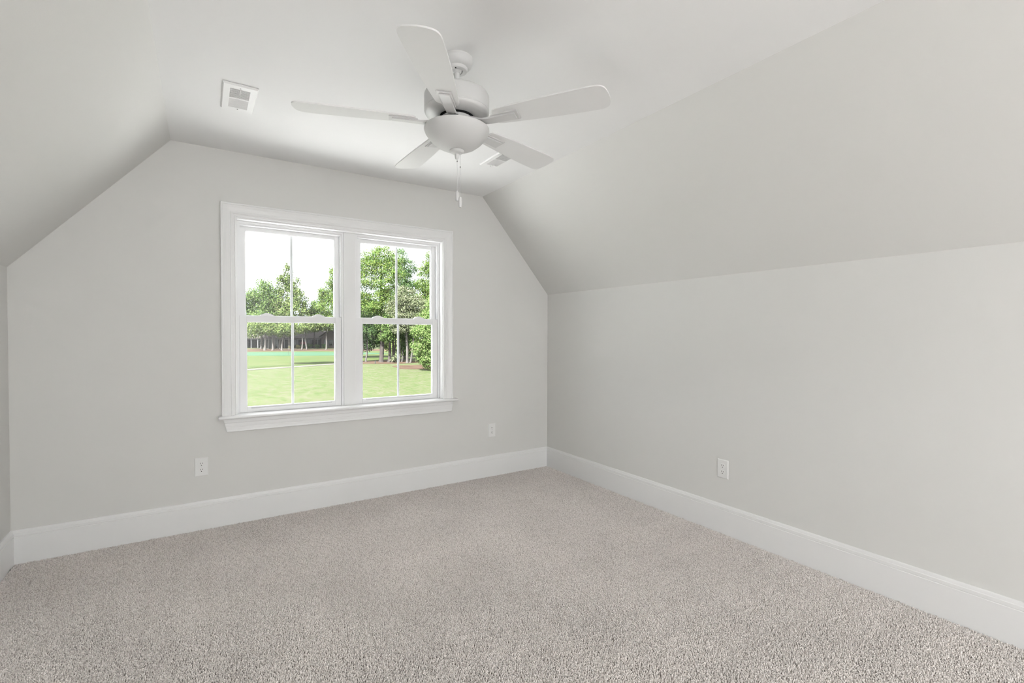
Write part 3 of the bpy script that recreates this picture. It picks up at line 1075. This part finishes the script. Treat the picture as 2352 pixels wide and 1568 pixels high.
tree('drooping_tree', 'leafy tree with drooping branches over the far straw bed and pale trunks', 'tree', (11.0, 131.0),
     [(-1.6, 0, 5.7, 2.6, 2.6, 2.5), (1.5, 0, 6.0, 2.8, 2.6, 2.3), (4.0, 0, 5.2, 2.3, 2.4, 2.2), (-3.6, 0, 5.2, 1.9, 2.2, 2.4), (6.4, 0, 5.8, 1.9, 2.2, 2.0)], 'olive', 0.156, 27.2,
     [(-0.6, 0, 5.5, 0.30, 0.1, 0), (1.2, 0.3, 5.5, 0.28, 0.2, 0), (3.6, 0.2, 5.0, 0.22, 0.5, 0)], 'pale_bark', sub=18)
# the copse on the mulch bed, about 70 m out
tree('large_pine_tree', 'biggest bright green pine rising over the copse in the second window', 'tree', (19.45, 67.4),
     [(-1.5, 0.4, 15.8, 1.9, 2, 1.9), (0.6, 0.4, 16.0, 1.9, 2, 1.8), (2.1, 0.5, 15.2, 1.5, 1.8, 1.7), (-2.9, 0.2, 14.2, 1.5, 1.8, 1.9), (-0.5, 0, 13.8, 2.8, 2, 1.6), (2.2, 0, 13.2, 1.8, 1.8, 1.6), (-2.0, -0.2, 11.9, 2.2, 2, 1.5), (0.8, -0.2, 11.6, 2.2, 2, 1.5), (-2.6, -0.4, 9.8, 2.0, 1.8, 1.4), (0.4, -0.2, 9.6, 2.2, 1.8, 1.4), (-1.2, -0.6, 8.0, 2.6, 1.8, 1.3)], 'pine', 0.117, 64.6,
     [(0.2, 0.5, 15.5, 0.26, 0.2, 0)], needle=True, sub=20, core=0.5, limbs=[(0.3, 11.0, 2.4, 12.3, 0.07), (0.3, 9.6, 2.2, 11.0, 0.07), (0.3, 11.8, -1.6, 12.6, 0.06), (0.2, 8.6, -2.4, 9.6, 0.07), (0.2, 7.0, 2.0, 8.4, 0.06)])
tree('narrow_pine_tree', 'bluish pine standing behind the biggest pine beside the sky gap', 'tree', (25.5, 72.4),
     [(-0.6, 0, 16.8, 1.5, 1.8, 2.0), (0.4, 0, 15.2, 1.6, 1.8, 2.0), (-0.6, 0, 13.4, 2.0, 1.8, 1.8), (0.8, 0, 12.2, 1.7, 1.8, 1.5), (-0.2, 0, 10.6, 2.2, 1.8, 1.6)], 'deep_pine', 0.125, 60.8, [(0, 0, 16, 0.25, 0, 0)], needle=True, sub=18)
tree('leaning_pine_tree', 'pine with dense upper crown at the far edge of the second window', 'tree', (28.9, 69.8),
     [(0.4, 0, 16.2, 1.6, 1.8, 2.0), (-0.9, 0, 15.0, 1.3, 1.6, 1.5), (0.8, 0, 14.0, 2.0, 1.8, 1.6), (-1.4, 0, 13.0, 1.5, 1.8, 1.5), (0, 0, 11.8, 2.3, 1.8, 1.6), (-0.8, 0, 10.0, 2.4, 1.8, 1.6), (0.4, 0, 8.2, 2.4, 1.8, 1.5)], 'pine', 0.125, 60.8, [(0.2, 0, 16, 0.25, 0, 0)], needle=True, sub=18)
tree('grey_green_tree', 'grey green open tree with bare pale limbs amid the copse', 'tree', (22.3, 63.4),
     [(-0.3, 0, 9.8, 1.8, 1.6, 1.5), (1.3, 0, 8.6, 1.8, 1.6, 1.5), (-1.5, 0, 8.2, 1.7, 1.6, 1.4), (0.2, -0.3, 7.0, 2.3, 1.6, 1.4), (-1.0, -0.3, 5.4, 1.6, 1.5, 1.2), (1.2, -0.4, 5.6, 1.7, 1.5, 1.3)], 'grey', 0.094, 60.8,
     [(0.1, 0, 9.5, 0.17, -0.4, 0), (0.5, 0.2, 8.5, 0.12, 1.0, 0)], 'pale_bark', sub=24, subr=0.36, core=0.2, limbs=[(0.1, 6.2, -1.4, 8.9, 0.05), (0.2, 6.6, 1.3, 9.3, 0.05), (0.1, 7.2, 0.8, 10.4, 0.04), (0.0, 5.4, -1.9, 7.4, 0.05)])
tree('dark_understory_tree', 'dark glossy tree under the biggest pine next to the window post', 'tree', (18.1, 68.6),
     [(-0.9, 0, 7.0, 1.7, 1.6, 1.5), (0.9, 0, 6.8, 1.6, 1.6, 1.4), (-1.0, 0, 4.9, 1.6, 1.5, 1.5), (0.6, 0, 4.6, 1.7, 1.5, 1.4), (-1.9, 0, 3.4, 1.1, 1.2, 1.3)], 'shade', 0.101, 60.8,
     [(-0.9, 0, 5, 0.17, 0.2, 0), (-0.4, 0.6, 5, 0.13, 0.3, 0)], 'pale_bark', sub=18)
tree('forked_trunk_tree', 'leafy tree on stout forked grey trunks at the middle of the mulch bed', 'tree', (20.3, 66.2),
     [(-0.6, 0, 6.0, 1.5, 1.4, 1.4), (1.0, 0, 5.4, 1.5, 1.4, 1.4), (0.2, -0.4, 4.0, 1.5, 1.3, 1.0)], 'mid', 0.094, 60.8,
     [(-0.75, 0.0, 5.5, 0.27, 0.0, 0), (0.25, 0.2, 5.0, 0.22, 0.2, 0), (0.65, 0.4, 5.0, 0.17, 0.4, 0)], 'bark', sub=18)
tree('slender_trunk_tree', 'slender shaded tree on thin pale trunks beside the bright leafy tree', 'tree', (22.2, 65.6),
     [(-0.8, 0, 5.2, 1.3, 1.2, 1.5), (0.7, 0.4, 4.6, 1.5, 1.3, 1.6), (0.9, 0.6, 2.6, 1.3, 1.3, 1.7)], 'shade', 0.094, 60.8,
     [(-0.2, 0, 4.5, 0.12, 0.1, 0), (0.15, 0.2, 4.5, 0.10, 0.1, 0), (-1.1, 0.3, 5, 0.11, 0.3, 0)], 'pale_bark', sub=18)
tree('bright_leafy_tree', 'bright leafy tree with foliage sweeping down to the lawn edge', 'tree', (19.7, 48.6),
     [(0.6, 0, 7.8, 1.3, 1.4, 1.5), (0.0, 0, 6.0, 1.5, 1.5, 1.3), (1.2, 0, 5.2, 1.6, 1.5, 1.4), (-0.9, -0.2, 4.5, 1.5, 1.4, 1.2), (0.6, -0.4, 3.4, 1.8, 1.4, 1.2), (-1.1, -0.4, 2.7, 1.3, 1.2, 1.1), (0.5, -0.5, 1.7, 1.6, 1.2, 1.1), (-0.8, -0.6, 1.4, 0.9, 0.9, 0.8), (0.4, -0.6, 0.7, 1.2, 0.9, 0.7)], 'bright', 0.078, 88.0,
     [(0.6, 0, 6, 0.15, 0.2, 0)], 'bark', sub=20)
# tall pine off to the side; only its shadow on the fairway shows
tree('shade_pine_tree', 'tall pine at the side of the lawn whose shadow falls on the fairway', 'tree', (-1.4, 60.8),
     [(0, 0, 25.5, 2.6, 2.2, 1.8), (1.6, 0, 23.2, 2.4, 2, 1.5), (-1.6, 0, 23.0, 2.4, 2, 1.5), (0.4, 0, 21.0, 3.0, 2.2, 1.5)], 'pine', 0.156, 30.4,
     [(0, 0, 25, 0.3, 0, 0)], needle=True)
# taller trees standing behind the copse, about 85 m out
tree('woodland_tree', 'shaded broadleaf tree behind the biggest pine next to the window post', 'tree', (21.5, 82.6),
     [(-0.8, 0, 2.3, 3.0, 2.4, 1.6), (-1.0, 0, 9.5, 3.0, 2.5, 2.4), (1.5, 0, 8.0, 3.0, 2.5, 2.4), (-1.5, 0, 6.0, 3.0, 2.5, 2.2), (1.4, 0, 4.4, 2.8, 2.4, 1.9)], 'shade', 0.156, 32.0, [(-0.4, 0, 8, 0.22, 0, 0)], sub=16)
tree('woodland_tree', 'bushy broadleaf tree behind the grey green tree with bare limbs', 'tree', (27.0, 80.2),
     [(-0.6, 0, 2.4, 2.6, 2.4, 1.6), (-0.6, 0, 10.6, 3.0, 2.5, 2.4), (1.2, 0, 8.6, 3.2, 2.5, 2.4), (-1.4, 0, 6.8, 3.0, 2.5, 2.2), (1.0, 0, 4.6, 3.0, 2.4, 1.9)], 'olive', 0.156, 32.0, [(0.3, 0, 8, 0.22, 0, 0)], sub=16)
tree('woodland_tree', 'bushy broadleaf tree behind the bright tree that sweeps to the lawn', 'tree', (33.0, 77.2),
     [(0.0, 0, 2.3, 3.2, 2.4, 1.8), (-0.6, 0, 11.0, 3.2, 2.5, 2.6), (1.2, 0, 8.6, 3.2, 2.5, 2.4), (-1.4, 0, 6.8, 3.2, 2.5, 2.2), (0.6, 0, 4.4, 3.2, 2.4, 2.0)], 'mid', 0.156, 32.0, [(-0.3, 0, 8, 0.22, 0, 0)], sub=16)
# far belt of woods closing the horizon
V = []
for i in range(60):
    a = -70 + i * 3.4 + gen.uniform(-1, 1)
    V.append((a, gen.uniform(-4, 4), gen.uniform(2, 6.5), gen.uniform(3.0, 4.5), 3.0, gen.uniform(2.6, 4.6)))
vv = world_pts(leaves(V, 0.45, 5.0, False, 14), None) + np.array([32.0, 178.0, G])
wood = np_mesh('treeline', vv, np.arange(len(vv)).reshape(-1, 4), LEAF['mid'])
tag(wood, 'distant belt of green woods behind the far house', 'woods', kind='stuff')

# ------------------------------------------------------------------ outdoors: house across the green
hx = empty('house', (19.4, 152.0, G), math.atan2(-0.544, 0.839))
tag(hx, 'low brick house with white porch columns half hidden by the far trees', 'house')
# local x = along the front (to the right), local -y = towards the viewer
box_obj('wall', (-14.5, 9.8, 0.0, 8.0, -0.1, 3.3), M['house_wall'], hx)
box_obj('gable_wall', (9.8, 15.0, -1.6, 8.0, -0.1, 3.5), M['brick'], hx)
bm = bmesh.new()
prism(bm, [(-2.6, 2.95), (3.9, 5.9), (9.0, 3.2), (9.0, 3.05), (3.9, 5.6), (-2.6, 2.75)], 0, -15.2, 10.2)
obj('roof', bm, M['shingle'], hx)
bm = bmesh.new()
prism(bm, [(9.2, 3.4), (12.4, 5.6), (15.6, 3.4), (15.6, 3.2), (12.4, 5.3), (9.2, 3.2)], 1, -2.0, 8.2)
obj('gable_roof', bm, M['shingle'], hx)
bm = bmesh.new()
prism(bm, [(9.8, 3.4), (15.0, 3.4), (12.4, 5.3)], 1, -1.6, -1.4)
obj('gable_end', bm, M['brick'], hx)
box_obj('porch_beam', (-14.8, 9.6, -2.4, -2.2, 2.55, 2.85), M['house_trim'], hx)
for i in range(13):
    x = -14.4 + i * 1.95
    box_obj('porch_column', (x - 0.11, x + 0.11, -2.41, -2.19, -0.05, 2.6), M['house_trim'], hx)
for x, y, w in ((11.2, -1.6, 0.5), (12.6, -1.6, 0.5), (14.0, -1.6, 0.5), (5.0, 0.0, 0.7), (1.0, 0.0, 0.7), (-4.0, 0.0, 0.7), (-9.0, 0.0, 0.7)):
    f = box_obj('window', (x - w - 0.1, x + w + 0.1, y - 0.06, y + 0.04, 0.75, 2.45), M['house_trim'], hx)
    box_obj('pane', (x - w, x + w, y - 0.09, y - 0.02, 0.85, 2.35), M['pane'], f)


def shrub(name, label, x, y, r, h, leaf, group=None):
    root = empty(name, (x, y, G))
    tag(root, label, 'shrub', group)
    V = world_pts(leaves([(0, 0, h * 0.5, r, r, h * 0.5)], 0.16, 30, False, 10, 0.5), None)
    np_mesh('foliage', V, np.arange(len(V)).reshape(-1, 4), LEAF[leaf], root)
    bm = bmesh.new()
    tube(bm, [(0, 0, -0.1), (0.05, 0, h * 0.5)], [0.08, 0.05], 6)
    obj('stem', bm, M['bark'], root)
    return root


for i, (px_a, lab) in enumerate(((0.5, 'clipped dark shrub under the porch nearest the flowering bush'), (2.6, 'clipped dark shrub at the middle of the porch row'), (4.7, 'clipped dark shrub nearest the brick gable of the house'))):
    p = Vector((23.6, 145.6, 0)) + AX * px_a - BX * 1.1
    shrub('clipped_shrub', lab, p.x, p.y, 0.95, 1.5, 'shade', 'clipped shrubs along the porch')
shrub('low_shrub', 'yellow green low bush at the porch corner beside red blossoms', 20.3, 145.0, 0.8, 1.1, 'yellow')
fb = shrub('flowering_bush', 'bush with red blossoms in front of the porch columns', 21.8, 145.6, 0.95, 2.0, 'shade')
V = world_pts(leaves([(0, -0.3, 1.5, 1.0, 0.8, 0.6)], 0.16, 26, False, 8, 0.5), None)
np_mesh('blossoms', V, np.arange(len(V)).reshape(-1, 4), M['red'], fb)
shrub('bare_bush', 'sparse light bush between the tree trunks on the mulch bed', 21.0, 64.9, 0.55, 1.2, 'grey')

# flag on the green, white stake by the copse
fl = empty('golf_flagstick', (11.65, 100.77, G + 0.04))
tag(fl, 'thin white flagstick with small yellow flag standing on the putting green', 'flagstick')
bm = bmesh.new()
tube(bm, [(0, 0, 0), (0, 0, 1.75)], 0.03, 8)
obj('pole', bm, M['post'], fl)
bm = bmesh.new()
prism(bm, [(0.0, 1.25), (0.42, 1.32), (0.40, 1.70), (0.0, 1.74)], 1, -0.01, 0.01)
obj('flag', bm, M['flag'], fl)
st = box_obj('marker_stake', (-0.06, 0.06, -0.06, 0.06, -0.1, 0.42), M['post'])
st.location = (17.89, 64.0, G)
tag(st, 'short white stake at the front edge of the mulch bed', 'stake')
